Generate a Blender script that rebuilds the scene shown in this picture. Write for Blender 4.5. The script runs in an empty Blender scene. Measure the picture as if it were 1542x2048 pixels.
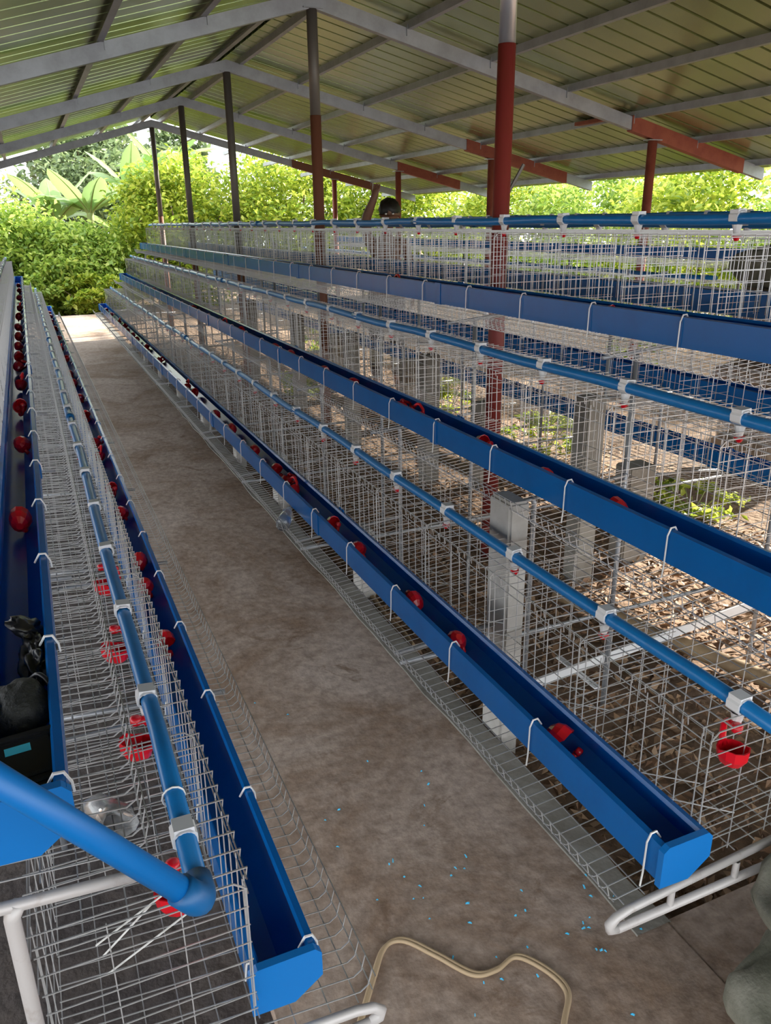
import bpy, bmesh, math, random
import numpy as np
from mathutils import Vector, Matrix
random.seed(7); RNG = np.random.default_rng(7)
scene = bpy.context.scene
COL = scene.collection
EYE = 1.60                                  # camera height above the aisle slab

# ------------------------------------------------------------------ camera
def make_camera():
    yaw, pitch, roll = math.radians(23.4968), math.radians(-20.2509), math.radians(-0.668)
    fw = Vector((math.sin(yaw)*math.cos(pitch), math.cos(yaw)*math.cos(pitch), math.sin(pitch)))
    r = Vector((math.cos(yaw), -math.sin(yaw), 0)); u = r.cross(fw)
    R = math.cos(roll)*r + math.sin(roll)*u; U = -math.sin(roll)*r + math.cos(roll)*u
    cd = bpy.data.cameras.new('camera'); co = bpy.data.objects.new('camera', cd); COL.objects.link(co)
    cd.sensor_fit = 'VERTICAL'; cd.sensor_height = 36.0; cd.sensor_width = 36.0*1542/2048
    cd.lens = 36.0*1571.66/2048; cd.clip_start = 0.02; cd.clip_end = 300
    M = Matrix((R, U, -fw)).transposed().to_4x4(); M.translation = Vector((0, 0, EYE)); co.matrix_world = M
    scene.camera = co
make_camera()

# ------------------------------------------------------------------ light
world = bpy.data.worlds.new('world'); scene.world = world; world.use_nodes = True
bg = world.node_tree.nodes['Background']
bg.inputs['Color'].default_value = (0.93, 0.97, 1.0, 1); bg.inputs['Strength'].default_value = 3.4
sd = bpy.data.lights.new('sun', 'SUN'); so = bpy.data.objects.new('sun', sd); COL.objects.link(so)
sd.energy = 21.0; sd.angle = math.radians(1.2); sd.color = (1.0, 0.93, 0.80)
so.rotation_euler = Vector((1.0, 0.20, 0.48)).to_track_quat('Z', 'Y').to_euler(); so.location = (20, 8, 12)
scene.view_settings.view_transform = 'Standard'; scene.view_settings.look = 'None'
scene.view_settings.gamma = 1.0; scene.view_settings.use_curve_mapping = False
scene.view_settings.exposure = 0.0
cy = scene.cycles; cy.max_bounces = 5; cy.diffuse_bounces = 3; cy.glossy_bounces = 3; cy.transmission_bounces = 5; cy.transparent_max_bounces = 4; cy.caustics_reflective = False; cy.caustics_refractive = False; cy.use_adaptive_sampling = True; cy.adaptive_threshold = 0.03; cy.adaptive_min_samples = 16

# ------------------------------------------------------------------ materials
def mat(name, color, rough=.5, metal=0., noise=None, spec=.5, bump=None, trans=0., alpha=1., coat=0.):
    m = bpy.data.materials.new(name); m.use_nodes = True
    nt = m.node_tree; N = nt.nodes; L = nt.links; b = N['Principled BSDF']
    b.inputs['Base Color'].default_value = (*color, 1); b.inputs['Roughness'].default_value = rough
    b.inputs['Metallic'].default_value = metal; b.inputs['Specular IOR Level'].default_value = spec
    b.inputs['Transmission Weight'].default_value = trans; b.inputs['Alpha'].default_value = alpha
    b.inputs['Coat Weight'].default_value = coat
    tc = N.new('ShaderNodeTexCoord')
    if noise:                                # (scale, colour2, lo, hi, detail)
        sc, c2, lo, hi = noise[:4]
        n = N.new('ShaderNodeTexNoise'); n.inputs['Scale'].default_value = sc; n.inputs['Detail'].default_value = 6
        n.inputs['Roughness'].default_value = .65
        r = N.new('ShaderNodeValToRGB'); r.color_ramp.elements[0].position = lo; r.color_ramp.elements[1].position = hi
        r.color_ramp.elements[0].color = (*color, 1); r.color_ramp.elements[1].color = (*c2, 1)
        L.new(tc.outputs['Object'], n.inputs['Vector']); L.new(n.outputs['Fac'], r.inputs['Fac']); L.new(r.outputs['Color'], b.inputs['Base Color'])
    if bump:
        n2 = N.new('ShaderNodeTexNoise'); n2.inputs['Scale'].default_value = bump[0]; n2.inputs['Detail'].default_value = 5
        bp = N.new('ShaderNodeBump'); bp.inputs['Strength'].default_value = bump[1]; bp.inputs['Distance'].default_value = bump[2]
        L.new(tc.outputs['Object'], n2.inputs['Vector']); L.new(n2.outputs['Fac'], bp.inputs['Height']); L.new(bp.outputs['Normal'], b.inputs['Normal'])
    return m

def leaf_mat(name, cols, transl=.45, rough=.4):
    m = bpy.data.materials.new(name); m.use_nodes = True
    nt = m.node_tree; N = nt.nodes; L = nt.links; b = N['Principled BSDF']; out = N['Material Output']
    g = N.new('ShaderNodeNewGeometry'); r = N.new('ShaderNodeValToRGB')
    r.color_ramp.elements[0].color = (*cols[0], 1); r.color_ramp.elements[1].color = (*cols[-1], 1)
    for i, c in enumerate(cols[1:-1]):
        e = r.color_ramp.elements.new((i+1)/(len(cols)-1)); e.color = (*c, 1)
    L.new(g.outputs['Random Per Island'], r.inputs['Fac']); L.new(r.outputs['Color'], b.inputs['Base Color'])
    b.inputs['Roughness'].default_value = rough
    t = N.new('ShaderNodeBsdfTranslucent'); L.new(r.outputs['Color'], t.inputs['Color'])
    mx = N.new('ShaderNodeMixShader'); mx.inputs['Fac'].default_value = transl
    L.new(b.outputs['BSDF'], mx.inputs[1]); L.new(t.outputs['BSDF'], mx.inputs[2]); L.new(mx.outputs['Shader'], out.inputs['Surface'])
    return m

def concrete_mat():
    m = mat('aisle_concrete', (.30, .24, .19), .85, bump=(35, .35, .01)); nt = m.node_tree; N = nt.nodes; L = nt.links
    b = N['Principled BSDF']; tc = [n for n in N if n.type == 'TEX_COORD'][0]
    def noise(s, d=6, dist=0):
        n = N.new('ShaderNodeTexNoise'); n.inputs['Scale'].default_value = s; n.inputs['Detail'].default_value = d
        n.inputs['Roughness'].default_value = .7; n.inputs['Distortion'].default_value = dist; L.new(tc.outputs['Object'], n.inputs['Vector']); return n
    def ramp(a, lo, hi, c0, c1):
        r = N.new('ShaderNodeValToRGB'); r.color_ramp.elements[0].position = lo; r.color_ramp.elements[1].position = hi
        r.color_ramp.elements[0].color = c0; r.color_ramp.elements[1].color = c1; L.new(a.outputs['Fac'], r.inputs['Fac']); return r
    def mix(f, a, bb):
        x = N.new('ShaderNodeMix'); x.data_type = 'RGBA'; L.new(f, x.inputs[0]); L.new(a, x.inputs[6]); L.new(bb, x.inputs[7]); return x
    base = ramp(noise(1.3, 7, .9), .36, .62, (.335, .225, .155, 1), (.60, .49, .42, 1))
    fine = ramp(noise(22, 8), .33, .62, (.12, .075, .045, 1), (1, 1, 1, 1))
    f2 = N.new('ShaderNodeMix'); f2.data_type = 'RGBA'; f2.blend_type = 'MULTIPLY'; f2.inputs[0].default_value = .48
    L.new(base.outputs['Color'], f2.inputs[6]); L.new(fine.outputs['Color'], f2.inputs[7])
    stain = ramp(noise(4.5, 5, 1.2), .58, .68, (0, 0, 0, 1), (.75, .75, .75, 1))
    d = N.new('ShaderNodeRGB'); d.outputs[0].default_value = (.20, .125, .08, 1)
    x = mix(stain.outputs['Color'], f2.outputs[2], d.outputs[0])
    L.new(x.outputs[2], b.inputs['Base Color'])
    return m

def blue_mat(name, c1, c2, rough):
    m = mat(name, c1, rough, 0, noise=(9, c2, .45, .75), bump=(60, .05, .002)); N = m.node_tree.nodes; L = m.node_tree.links
    b = N['Principled BSDF']; t = N.new('ShaderNodeBsdfTranslucent'); t.inputs['Color'].default_value = (c1[0], c1[1]*1.5, c1[2]*1.5, 1)
    x = N.new('ShaderNodeMixShader'); x.inputs['Fac'].default_value = .22
    L.new(b.outputs['BSDF'], x.inputs[1]); L.new(t.outputs['BSDF'], x.inputs[2]); L.new(x.outputs['Shader'], N['Material Output'].inputs['Surface'])
    return m

M = {
 'wire': mat('galvanized_wire', (.56, .56, .56), .40, .5),
 'wire2': mat('white_wire', (.80, .80, .78), .4, .1),
 'blue': blue_mat('blue_trough_plastic', (.002, .165, .52), (.004, .14, .44), .2),
 'cap': mat('bright_blue_plastic', (.002, .165, .52), .4),
 'pipe': mat('blue_pipe_plastic', (.008, .185, .50), .30, noise=(14, (.010, .155, .42), .5, .8)),
 'fit': mat('dark_blue_fitting', (.005, .12, .34), .4),
 'red': mat('red_plastic', (.70, .006, .018), .28, coat=.2),
 'white': mat('white_plastic', (.80, .80, .80), .4),
 'steel': mat('white_painted_steel', (.60, .57, .56), .45, .15, noise=(30, (.42, .36, .33), .55, .8)),
 'galv': mat('galvanized_beam', (.40, .42, .455), .45, .5, noise=(6, (.30, .31, .33), .4, .7)),
 'post_dark': mat('grey_primer_post', (.16, .145, .125), .5, .25),
 'post_silver': mat('bare_galvanized_tube', (.46, .47, .50), .32, .7),
 'redox': mat('red_oxide_paint', (.235, .028, .024), .45, noise=(12, (.22, .03, .02), .4, .7)),
 'redox2': mat('faded_red_oxide_paint', (.33, .085, .045), .6, noise=(9, (.24, .05, .03), .4, .7)),
 'brownox': mat('brown_oxide_paint', (.20, .075, .04), .55),
 'roof': mat('galvalume_roof_sheet', (.42, .49, .25), .27, .80, noise=(1.3, (.33, .39, .19), .35, .7), bump=(3, .12, .02)),
 'concrete': concrete_mat(),
 'mortar': mat('grey_mortar', (.30, .285, .255), .9, noise=(8, (.20, .18, .15), .4, .7), bump=(40, .4, .01)),
 'cpost': mat('cast_concrete', (.52, .50, .47), .85, noise=(7, (.36, .34, .31), .35, .75), bump=(45, .3, .006)),
 'block': mat('weathered_block', (.34, .32, .28), .9, noise=(6, (.22, .2, .17), .4, .7), bump=(40, .4, .01)),
 'soil': mat('soil', (.17, .105, .065), .95, noise=(5, (.30, .20, .13), .35, .7), bump=(18, .8, .03)),
 'soil_shade': mat('painted_shade_soil', (.050, .040, .040), .9, noise=(6, (.095, .075, .065), .4, .7), bump=(25, .7, .02)),  # soil colour darkened to stand in for shade
 'litter': leaf_mat('dry_leaves', [(.13, .07, .035), (.24, .13, .07), (.36, .22, .12), (.45, .31, .2)], .1, .7),
 'leafA': leaf_mat('green_leaves', [(.15, .26, .05), (.30, .45, .08), (.45, .58, .11), (.58, .66, .17)], .5),
 'leafB': leaf_mat('yellow_green_leaves', [(.14, .24, .03), (.32, .44, .05), (.50, .58, .07), (.62, .64, .12)], .5),
 'leafC': leaf_mat('dark_tree_leaves', [(.10, .15, .07), (.17, .24, .10), (.26, .33, .15)], .35),
 'banana': leaf_mat('banana_leaf', [(.26, .42, .14), (.34, .50, .18)], .4, .35),
 'bananaS': mat('banana_stem', (.34, .40, .16), .5, noise=(5, (.2, .2, .08), .4, .7)),
 'bark': mat('bark', (.14, .095, .06), .9, noise=(8, (.22, .16, .11), .4, .7)),
 'cable': mat('beige_cable', (.48, .35, .215), .5),
 'black': mat('black_plastic_film', (.012, .012, .014), .3),
 'mesh_black': mat('black_woven_mesh', (.018, .02, .02), .65, bump=(160, .9, .004)),
 'device': mat('black_hard_plastic', (.008, .009, .012), .35),
 'cyan': mat('cyan_sticker', (.08, .62, .78), .5),
 'clear': mat('clear_plastic', (.86, .88, .90), .12, trans=.85),
 'sack': mat('grey_green_woven_sack', (.115, .118, .085), .75, noise=(5, (.27, .26, .21), .45, .66), bump=(120, .5, .004)),
 'tan': mat('tan_paper_sack', (.36, .27, .20), .8, noise=(4, (.28, .2, .14), .4, .7), bump=(15, .4, .01)),
 'bamboo': mat('dry_bamboo', (.40, .28, .16), .6, noise=(7, (.24, .16, .09), .4, .7)),
 'scrap': mat('blue_plastic_scrap', (.04, .45, .75), .5),
 'skin': mat('brown_skin', (.20, .095, .055), .5),
 'hair': mat('black_hair', (.010, .008, .007), .5),
 'cloth': mat('dark_grey_cloth', (.055, .05, .052), .85),
 'shirt': mat('dark_brown_cloth', (.10, .05, .035), .85),
 'eye': mat('eye_white', (.7, .7, .68), .3),
}

# ------------------------------------------------------------------ mesh helpers
class MB:
    def __init__(s): s.v = []; s.f = []
    def add(s, vs, fs):
        o = len(s.v); s.v += [tuple(v) for v in vs]; s.f += [tuple(i+o for i in f) for f in fs]; return s
    def box(s, x0, x1, y0, y1, z0, z1):
        return s.add([(x0,y0,z0),(x1,y0,z0),(x1,y1,z0),(x0,y1,z0),(x0,y0,z1),(x1,y0,z1),(x1,y1,z1),(x0,y1,z1)],
                     [(0,3,2,1),(4,5,6,7),(0,1,5,4),(1,2,6,5),(2,3,7,6),(3,0,4,7)])
    def tube(s, pts, r, n=4, caps=False, closed=False):
        pts = [Vector(p) for p in pts]; k = len(pts); rs = r if isinstance(r, (list, tuple)) else [r]*k
        up = Vector((0, 0, 1)); vs = []; prev = None
        for i, p in enumerate(pts):
            a = pts[i-1] if i else None; c = pts[i+1] if i < k-1 else None
            t = ((c-p).normalized() if c is not None else Vector()) + ((p-a).normalized() if a is not None else Vector())
            t.normalize()
            if prev is None:
                h = up if abs(t.dot(up)) < .9 else Vector((1, 0, 0)); x = t.cross(h).normalized()
            else: x = (prev - t*prev.dot(t)).normalized()
            prev = x; y = t.cross(x)
            sc = 1.0
            if a is not None and c is not None:
                d = (c-p).normalized().dot((p-a).normalized()); sc = min(1.5, 1/max(.5, math.sqrt((1+d)/2)))
            for j in range(n):
                an = 2*math.pi*(j+.5)/n; vs.append(p + (x*math.cos(an) + y*math.sin(an))*rs[i]*sc)
        fs = [(i*n+j, i*n+(j+1) % n, (i+1)*n+(j+1) % n, (i+1)*n+j) for i in range(k-1) for j in range(n)]
        if caps: fs += [tuple(reversed(range(n))), tuple(range((k-1)*n, k*n))]
        return s.add(vs, fs)
    def extrude(s, prof, axis, a, b, caps=True):
        """closed 2-D profile [(p,q)] swept along axis y: (x=p, z=q)"""
        n = len(prof)
        vs = [(p, a, q) for p, q in prof] + [(p, b, q) for p, q in prof]
        fs = [(i, (i+1) % n, n+(i+1) % n, n+i) for i in range(n)]
        if caps: fs += [tuple(reversed(range(n))), tuple(range(n, 2*n))]
        return s.add(vs, fs)
    def lathe(s, prof, n=16, c=(0,0,0), top=False, bottom=True):
        vs = [(c[0]+r*math.cos(2*math.pi*j/n), c[1]+r*math.sin(2*math.pi*j/n), c[2]+z) for r, z in prof for j in range(n)]
        fs = [(i*n+j, i*n+(j+1) % n, (i+1)*n+(j+1) % n, (i+1)*n+j) for i in range(len(prof)-1) for j in range(n)]
        if bottom: fs.append(tuple(reversed(range(n))))
        if top: fs.append(tuple(range((len(prof)-1)*n, len(prof)*n)))
        return s.add(vs, fs)
    def mesh(s, name, m, smooth=False):
        me = bpy.data.meshes.new(name); me.from_pydata(s.v, [], s.f); me.materials.append(m)
        bm = bmesh.new(); bm.from_mesh(me); bmesh.ops.recalc_face_normals(bm, faces=bm.faces); bm.to_mesh(me); bm.free()
        if smooth: me.polygons.foreach_set('use_smooth', [True]*len(me.polygons))
        me.update(); return me

def obj(name, me, parent=None, loc=(0,0,0), rot=(0,0,0), scale=None):
    o = bpy.data.objects.new(name, me); COL.objects.link(o); o.location = loc; o.rotation_euler = rot
    if scale: o.scale = scale
    if parent is not None: o.parent = parent
    return o
def tag(o, label, cat, group=None, kind=None):
    o['label'] = label; o['category'] = cat
    if group: o['group'] = group
    if kind: o['kind'] = kind
    return o
def thing(name, label, cat, loc=(0,0,0), group=None, rot=(0,0,0)):
    return tag(obj(name, None, None, loc, rot), label, cat, group)
def struct(o, label=None):
    o['kind'] = 'structure'
    if label: o['label'] = label
    return o
ORD = 'first second third fourth fifth sixth seventh eighth ninth tenth eleventh twelfth thirteenth fourteenth fifteenth sixteenth seventeenth eighteenth nineteenth twentieth'.split() + ['twenty-%s' % w for w in 'first second third fourth fifth sixth'.split()]
def noise_displace(me, amp, freq, seed=0):
    from mathutils import noise as nz
    for v in me.vertices:
        v.co += nz.noise_vector(v.co*freq + Vector((seed*3.1, seed*1.7, seed*.9)))*amp
    me.update()

# ================================================================== SETTING
# ground and slab
def ground():
    n = 90; xs = np.concatenate([np.linspace(-30, -2, 12), np.linspace(-1.8, 6, 60), np.linspace(6.5, 40, 14)])
    ys = np.concatenate([np.linspace(-6, .8, 10), np.linspace(1, 12, 90), np.linspace(12.5, 60, 20)])
    from mathutils import noise as nz
    vs = []
    for y in ys:
        for x in xs:
            vs.append((x, y, -.085 + .03*nz.noise(Vector((x*1.7, y*1.7, 0))) + .012*nz.noise(Vector((x*7, y*7, 3)))))
    w = len(xs); fs = [(j*w+i, j*w+i+1, (j+1)*w+i+1, (j+1)*w+i) for j in range(len(ys)-1) for i in range(w-1)]
    me = MB().add(vs, fs).mesh('ground', M['soil'], True)
    struct(obj('ground', me), 'brown soil under and around the cage banks')
ground()
XE_R, XE_L = 1.19, 0.255
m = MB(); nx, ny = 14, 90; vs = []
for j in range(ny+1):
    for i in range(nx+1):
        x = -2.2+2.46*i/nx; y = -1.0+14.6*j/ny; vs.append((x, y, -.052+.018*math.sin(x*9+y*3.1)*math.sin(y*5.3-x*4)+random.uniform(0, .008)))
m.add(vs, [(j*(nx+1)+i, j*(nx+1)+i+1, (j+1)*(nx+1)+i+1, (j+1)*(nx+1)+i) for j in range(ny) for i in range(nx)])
struct(obj('ground_painted_shade', m.mesh('ground_painted_shade', M['soil_shade'], True)), 'soil with painted shade under the left cage bank')  # added dark sheet: shade beneath the left bank painted as soil colour
m = MB(); m.box(XE_L, XE_R, -2.0, 16.4, -.16, 0); m.box(XE_R, 4.5, -2.0, 1.06, -.16, -.002)
floor = struct(obj('floor', m.mesh('floor', M['concrete'])), 'stained brown concrete aisle slab between the cage banks')
def kerb(x0, x1, y0, y1):
    m = MB(); n = int((y1-y0)/.16); vs = []
    for i in range(n+1):
        y = y0+(y1-y0)*i/n; a = x0+random.uniform(-.007, .007); b = x1+random.uniform(-.008, .008); h = .003+random.uniform(0, .002)
        vs += [(a, y, -.02), (a+.01, y, h), (b-.012, y, h+random.uniform(-.001, .001)), (b, y, -.15)]
    fs = [(i*4+j, i*4+j+1, (i+1)*4+j+1, (i+1)*4+j) for i in range(n) for j in range(3)]
    return m.add(vs, fs).mesh('kerb', M['mortar'])
struct(obj('trim_1', kerb(1.085, 1.205, 1.05, 16.3)), 'grey mortar kerb strip along the aisle slab edge')

# ---- roof
RX, RZ = 2.05, 1.42+EYE                    # ridge
SL, SR = .28, .238                         # slopes
Y0, Y1 = -2.5, 13.5
def zl(x): return RZ-SL*(RX-x)
def zr(x): return RZ-SR*(x-RX)
FR = [.80, 3.34, 5.88, 8.42, 10.87, 13.32]
roof = struct(obj('roof', None), 'gabled corrugated metal roof on steel rafters and purlins')
def sheet_mesh(side):
    m = MB(); prof = []; pitch = .2
    for k in range(5):
        y = k*pitch; prof += [(y, 0), (y+.174, 0), (y+.177, .034), (y+.196, .034)]
    prof.append((1.0, 0))
    x0, x1 = (RX-.02, -2.4) if side < 0 else (RX+.02, 6.55)
    f = zl if side < 0 else zr
    dz = .095
    vs = [(x0, y, f(x0)+dz+h) for y, h in prof] + [(x1, y, f(x1)+dz+h) for y, h in prof]
    vs += [(x0, y, f(x0)+dz+h+.004) for y, h in prof] + [(x1, y, f(x1)+dz+h+.004) for y, h in prof]
    n = len(prof); fs = [(i, i+1, n+i+1, n+i) for i in range(n-1)] + [(2*n+i, 3*n+i, 3*n+i+1, 2*n+i+1) for i in range(n-1)]
    fs += [(n+i, n+i+1, 3*n+i+1, 3*n+i) for i in range(n-1)]
    return m.add(vs, fs).mesh('roof_sheet', M['roof'])
for side in (-1, 1):
    me = sheet_mesh(side)
    for k in range(16): obj('roof_sheet', me, roof, (0, Y0+k*1.0, 0))
m = MB(); m.add([(RX-.2, Y0, zl(RX-.2)+.125), (RX, Y0, RZ+.135), (RX+.2, Y0, zr(RX+.2)+.125), (RX-.2, Y1, zl(RX-.2)+.125), (RX, Y1, RZ+.135), (RX+.2, Y1, zr(RX+.2)+.125)], [(0,1,4,3),(1,2,5,4)])
obj('ridge_cap', m.mesh('ridge_cap', M['roof']), roof)
def channel(x, z, sgn, y0, y1, h=.05, w=.04):
    t = .004
    prof = [(x, z), (x+sgn*w, z), (x+sgn*w, z+t), (x+sgn*t, z+t), (x+sgn*t, z+h-t), (x+sgn*w, z+h-t), (x+sgn*w, z+h), (x, z+h)]
    return MB().extrude(prof, 'y', y0, y1)
for x in (1.93, 1.32, .66, -.01, -.68, -1.36, -2.1): obj('purlin', channel(x, zl(x)+.045, -1, Y0, 14.5, .058).mesh('purlin', M['galv']), roof)
for x in (2.17, 2.76, 3.46, 4.17, 4.86, 5.58, 6.3): obj('purlin', channel(x, zr(x)+.042, 1, Y0, 14.5+.4*(x > 3 and x < 5), .055).mesh('purlin', M['galv']), roof)
for (x, ya, yb) in ((4.80, 5.95, 6.6), (5.50, 2.8, 4.9)):
    m = channel(x, zr(x)+.04, 1, ya, yb, .03, .05); o = obj('painted_purlin', m.mesh('painted_purlin', M['redox2']), roof)
def beam(p0, p1, y, h=.10, w=.05):
    (x0, z0), (x1, z1) = p0, p1; m = MB()
    vs = [(x0, y-w/2, z0-h/2), (x0, y+w/2, z0-h/2), (x0, y+w/2, z0+h/2), (x0, y-w/2, z0+h/2), (x1, y-w/2, z1-h/2), (x1, y+w/2, z1-h/2), (x1, y+w/2, z1+h/2), (x1, y-w/2, z1+h/2)]
    return m.add(vs, [(0,1,2,3),(7,6,5,4),(0,4,5,1),(1,5,6,2),(2,6,7,3),(3,7,4,0)])
RED = {3.34: (4.9, 6.2), 5.88: (4.84, 6.15), 8.42: (4.68, 6.04), 10.87: (4.96, 5.95), 13.32: (4.2, 5.6)}
for y in FR:
    obj('rafter', beam((RX, RZ), (-2.3, zl(-2.3)), y).mesh('rafter', M['galv']), roof)
    ra = obj('rafter', beam((RX, RZ), (6.42, zr(6.42)), y).mesh('rafter', M['galv']), roof)
    if y in RED:
        a, b = RED[y]; obj('painted_sleeve', beam((a, zr(a)), (b, zr(b)), y, .118, .066).mesh('painted_sleeve', M['redox2' if y < 13 else 'brownox']), ra)
    for x in (1.32, .66, -.01, -.68, -1.36): obj('cleat', MB().box(x+.002, x+.008, y-.035, y+.035, zl(x)-.0, zl(x)+.075).mesh('cleat', M['galv']), roof)
    for x in (2.76, 3.46, 4.17, 4.86, 5.58): obj('cleat', MB().box(x-.008, x-.002, y-.035, y+.035, zr(x)-.0, zr(x)+.075).mesh('cleat', M['galv']), roof)

# ---- posts
def round_post(x, y, z0, zs, z1, lower, upper, label, r=.039):
    t = thing('roof_post', label, 'post', (x, y, 0), 'steel posts under the roof')
    obj('lower_section', MB().lathe([(r, z0), (r, zs)], 20, top=True).mesh('lower_section', lower, True), t)
    if z1 > zs: obj('upper_section', MB().lathe([(r-.002, zs), (r-.002, z1)], 20, top=True).mesh('upper_section', upper, True), t)
    obj('head_plate', MB().box(-.07, .07, -.04, .04, z1-.004, z1+.004).mesh('head_plate', M['galv']), t)
    return t
zt = RZ-.05
ps = EYE+.715
round_post(RX, 3.34, -.12, ps, zt, M['redox'], M['post_silver'], 'thick steel ridge post painted red with bare silver top, nearest the camera')
t = bpy.data.objects['roof_post']
obj('nail_bracket', MB().tube([(.03, .01, EYE+.10), (.10, -.02, EYE+.24)], .008, 6, True).mesh('nail_bracket', M['post_dark']), t)
round_post(RX, 5.88, -.12, ps, zt, M['brownox'], M['post_dark'], 'steel ridge post, brown below and grey above, second from the camera')
round_post(RX, 8.42, -.12, EYE-.3, zt, M['brownox'], M['post_dark'], 'dark grey steel ridge post, third from the camera')
round_post(RX, 10.87, -.12, EYE-.3, zt, M['brownox'], M['post_dark'], 'slim dark steel ridge post, second from the far gable')
round_post(RX, 13.32, -.12, EYE+.12, zt, M['brownox'], M['post_dark'], 'steel ridge post with reddish foot under the far gable peak')
for i, (y, x) in enumerate(((5.88, 5.10), (8.42, 5.02), (10.87, 4.98), (13.32, 4.93))):
    round_post(x, y, -.12, zr(x)-.06, zr(x)-.06, M['redox2'], M['redox2'], ['red-brown steel side post under the near red rafter', 'red steel side post behind the thick red ridge post', 'red steel side post beside the person with raised arm', 'red side post farthest back under the gable edge'][i], .04)

# ================================================================== CAGES
WR = .00122
LIP_R = [(.933, -1.107), (1.286, -.682), (1.633, -.254)]   # outer trough lip per tier (x, z from eye)
LIP_L = [(.273, -1.112), (-.050, -.678), (-.395, -.245)]
XC = 2.05
LIP_RB = [(2*XC-x, z) for x, z in LIP_R]
SH3 = 2.93
LIP_3 = [(x+SH3, z+.05) for x, z in LIP_R]
UL = 2.0
FL = lambda u: -.128+.084*(u+.075)
UB, UF, WT = .40, .108, .213               # back, front, top of a cage
def cage_meshes(s):
    d = {}
    m = MB(); nx = 64
    for i in range(nx):
        y = (i+.5)*UL/nx
        m.tube([(s*-.092, y, -.086), (s*-.084, y, -.118), (s*-.070, y, FL(-.07)), (s*UB, y, FL(UB))], WR, 4)
    for u, w in [(-.092, -.084), (-.086, -.112), (-.06, FL(-.06)-.003), (-.01, FL(-.01)-.003), (.05, FL(.05)-.003), (.11, FL(.11)-.003), (.165, FL(.165)-.003), (.22, FL(.22)-.003), (.275, FL(.275)-.003), (.335, FL(.335)-.003), (.398, FL(.398)-.003)]:
        m.tube([(s*u, 0, w), (s*u, UL, w)], WR*1.1, 4)
    d['floor_mesh'] = m.mesh('floor_mesh', M['wire'])
    m = MB(); n = 50
    for i in range(n):
        y = (i+.5)*UL/n; m.tube([(s*(UB+.01), y, WT), (s*(UF-.005), y, WT), (s*(UF-.002), y, WT-.02)], WR, 4)
    for u in (UB+.004, .335, .275, .215, .155, UF): m.tube([(s*u, 0, WT-.003), (s*u, UL, WT-.003)], WR*1.2, 4)
    d['top_mesh'] = m.mesh('top_mesh', M['wire'])
    m = MB(); n = 40
    for i in range(n):
        if i % 8 == 5: continue
        y = (i+.5)*UL/n; m.tube([(s*UF, y, WT-.018), (s*(UF+.004), y, FL(UF)+.045)], WR*1.1, 4)
    for w in (WT-.03, -.035, -.075): m.tube([(s*UF, 0, w), (s*UF, UL, w)], WR*1.15, 4)
    d['front_mesh'] = m.mesh('front_mesh', M['wire'])
    m = MB(); n = 26
    for i in range(n):
        y = (i+.5)*UL/n; m.tube([(s*UB, y, FL(UB)), (s*UB, y, WT)], WR, 4)
    for w in (-.05, .04, .13, .195): m.tube([(s*(UB+.003), 0, w), (s*(UB+.003), UL, w)], WR, 4)
    d['back_mesh'] = m.mesh('back_mesh', M['wire'])
    m = MB()
    for k in range(8):
        w = -.056+k*.035; m.tube([(s*UF, 0, w), (s*UB, 0, w)], WR, 4)
    for u in (UF+.006, .205, .305, UB-.006): m.tube([(s*u, .003, FL(u)+.004), (s*u, .003, WT-.006)], WR, 4)
    m.tube([(s*(UF+.004), 0, -.05), (s*(UF+.002), 0, .19), (s*(UF+.02), 0, .205), (s*UB, 0, .205)], WR*1.25, 4)
    d['partition'] = m.mesh('partition', M['wire'])
    return d
CM = {1: cage_meshes(1), -1: cage_meshes(-1)}
BRACE = MB().tube([(.132, .106, -.043), (.242, .008, -.043)], .0013, 5).tube([(.128, .020, -.045), (.241, -.088, -.045)], .0013, 5).mesh('brace_wire', M['wire2'])
TIER = ['bottom', 'middle', 'top']
def cage_row(lips, s, ys, nu, where, group, parts=True):
    for t, (x, z) in enumerate(lips):
        for k in range(nu):
            nm = 'nearest the camera' if k == 0 else ('%s from the near end' % ORD[k] if k < nu-1 else 'at the far end')
            e = thing('wire_cage', 'galvanized wire cage, %s tier %s, %s' % (TIER[t], where, nm), 'cage', (x, ys+k*UL, z+EYE), group)
            for p in ('floor_mesh', 'top_mesh', 'front_mesh', 'back_mesh'): obj(p, CM[s][p], e)
            np_ = 5 if k < nu-1 else 6
            if lips is LIP_R and t == 0 and k < 3:
                for q in range(5): obj('brace_wire', BRACE, e, (0, .12+q*.4, 0))
            if lips is LIP_L and t == 0 and k == 0:
                for (xa, za, xb, zb) in ((-.05, -.947, .058, -.891), (-.044, -.971, .033, -.904), (-.042, -1.006, .084, -.941)):
                    obj('brace_wire', MB().tube([(xa-x, .016, za-z), (xb-x, .016, zb-z)], .0014, 5, True).mesh('brace_wire', M['wire2']), e)
            for q in range(np_): obj('partition', CM[s]['partition'], e, (0, .004+q*.4 if q < 5 else UL-.004, 0))
YR, YL, Y3 = .88, .905, 4.3
cage_row(LIP_R, 1, YR, 6, 'right of the aisle', 'wire cages on the aisle side of the right bank')
cage_row(LIP_L, -1, YL, 6, 'left of the aisle', 'wire cages of the left bank')
cage_row(LIP_RB, -1, YR, 6, "on the right bank's back", 'wire cages on the back side of the right bank')
cage_row(LIP_3, 1, Y3, 4, 'of the rear bank', 'wire cages of the rear bank')

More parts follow.
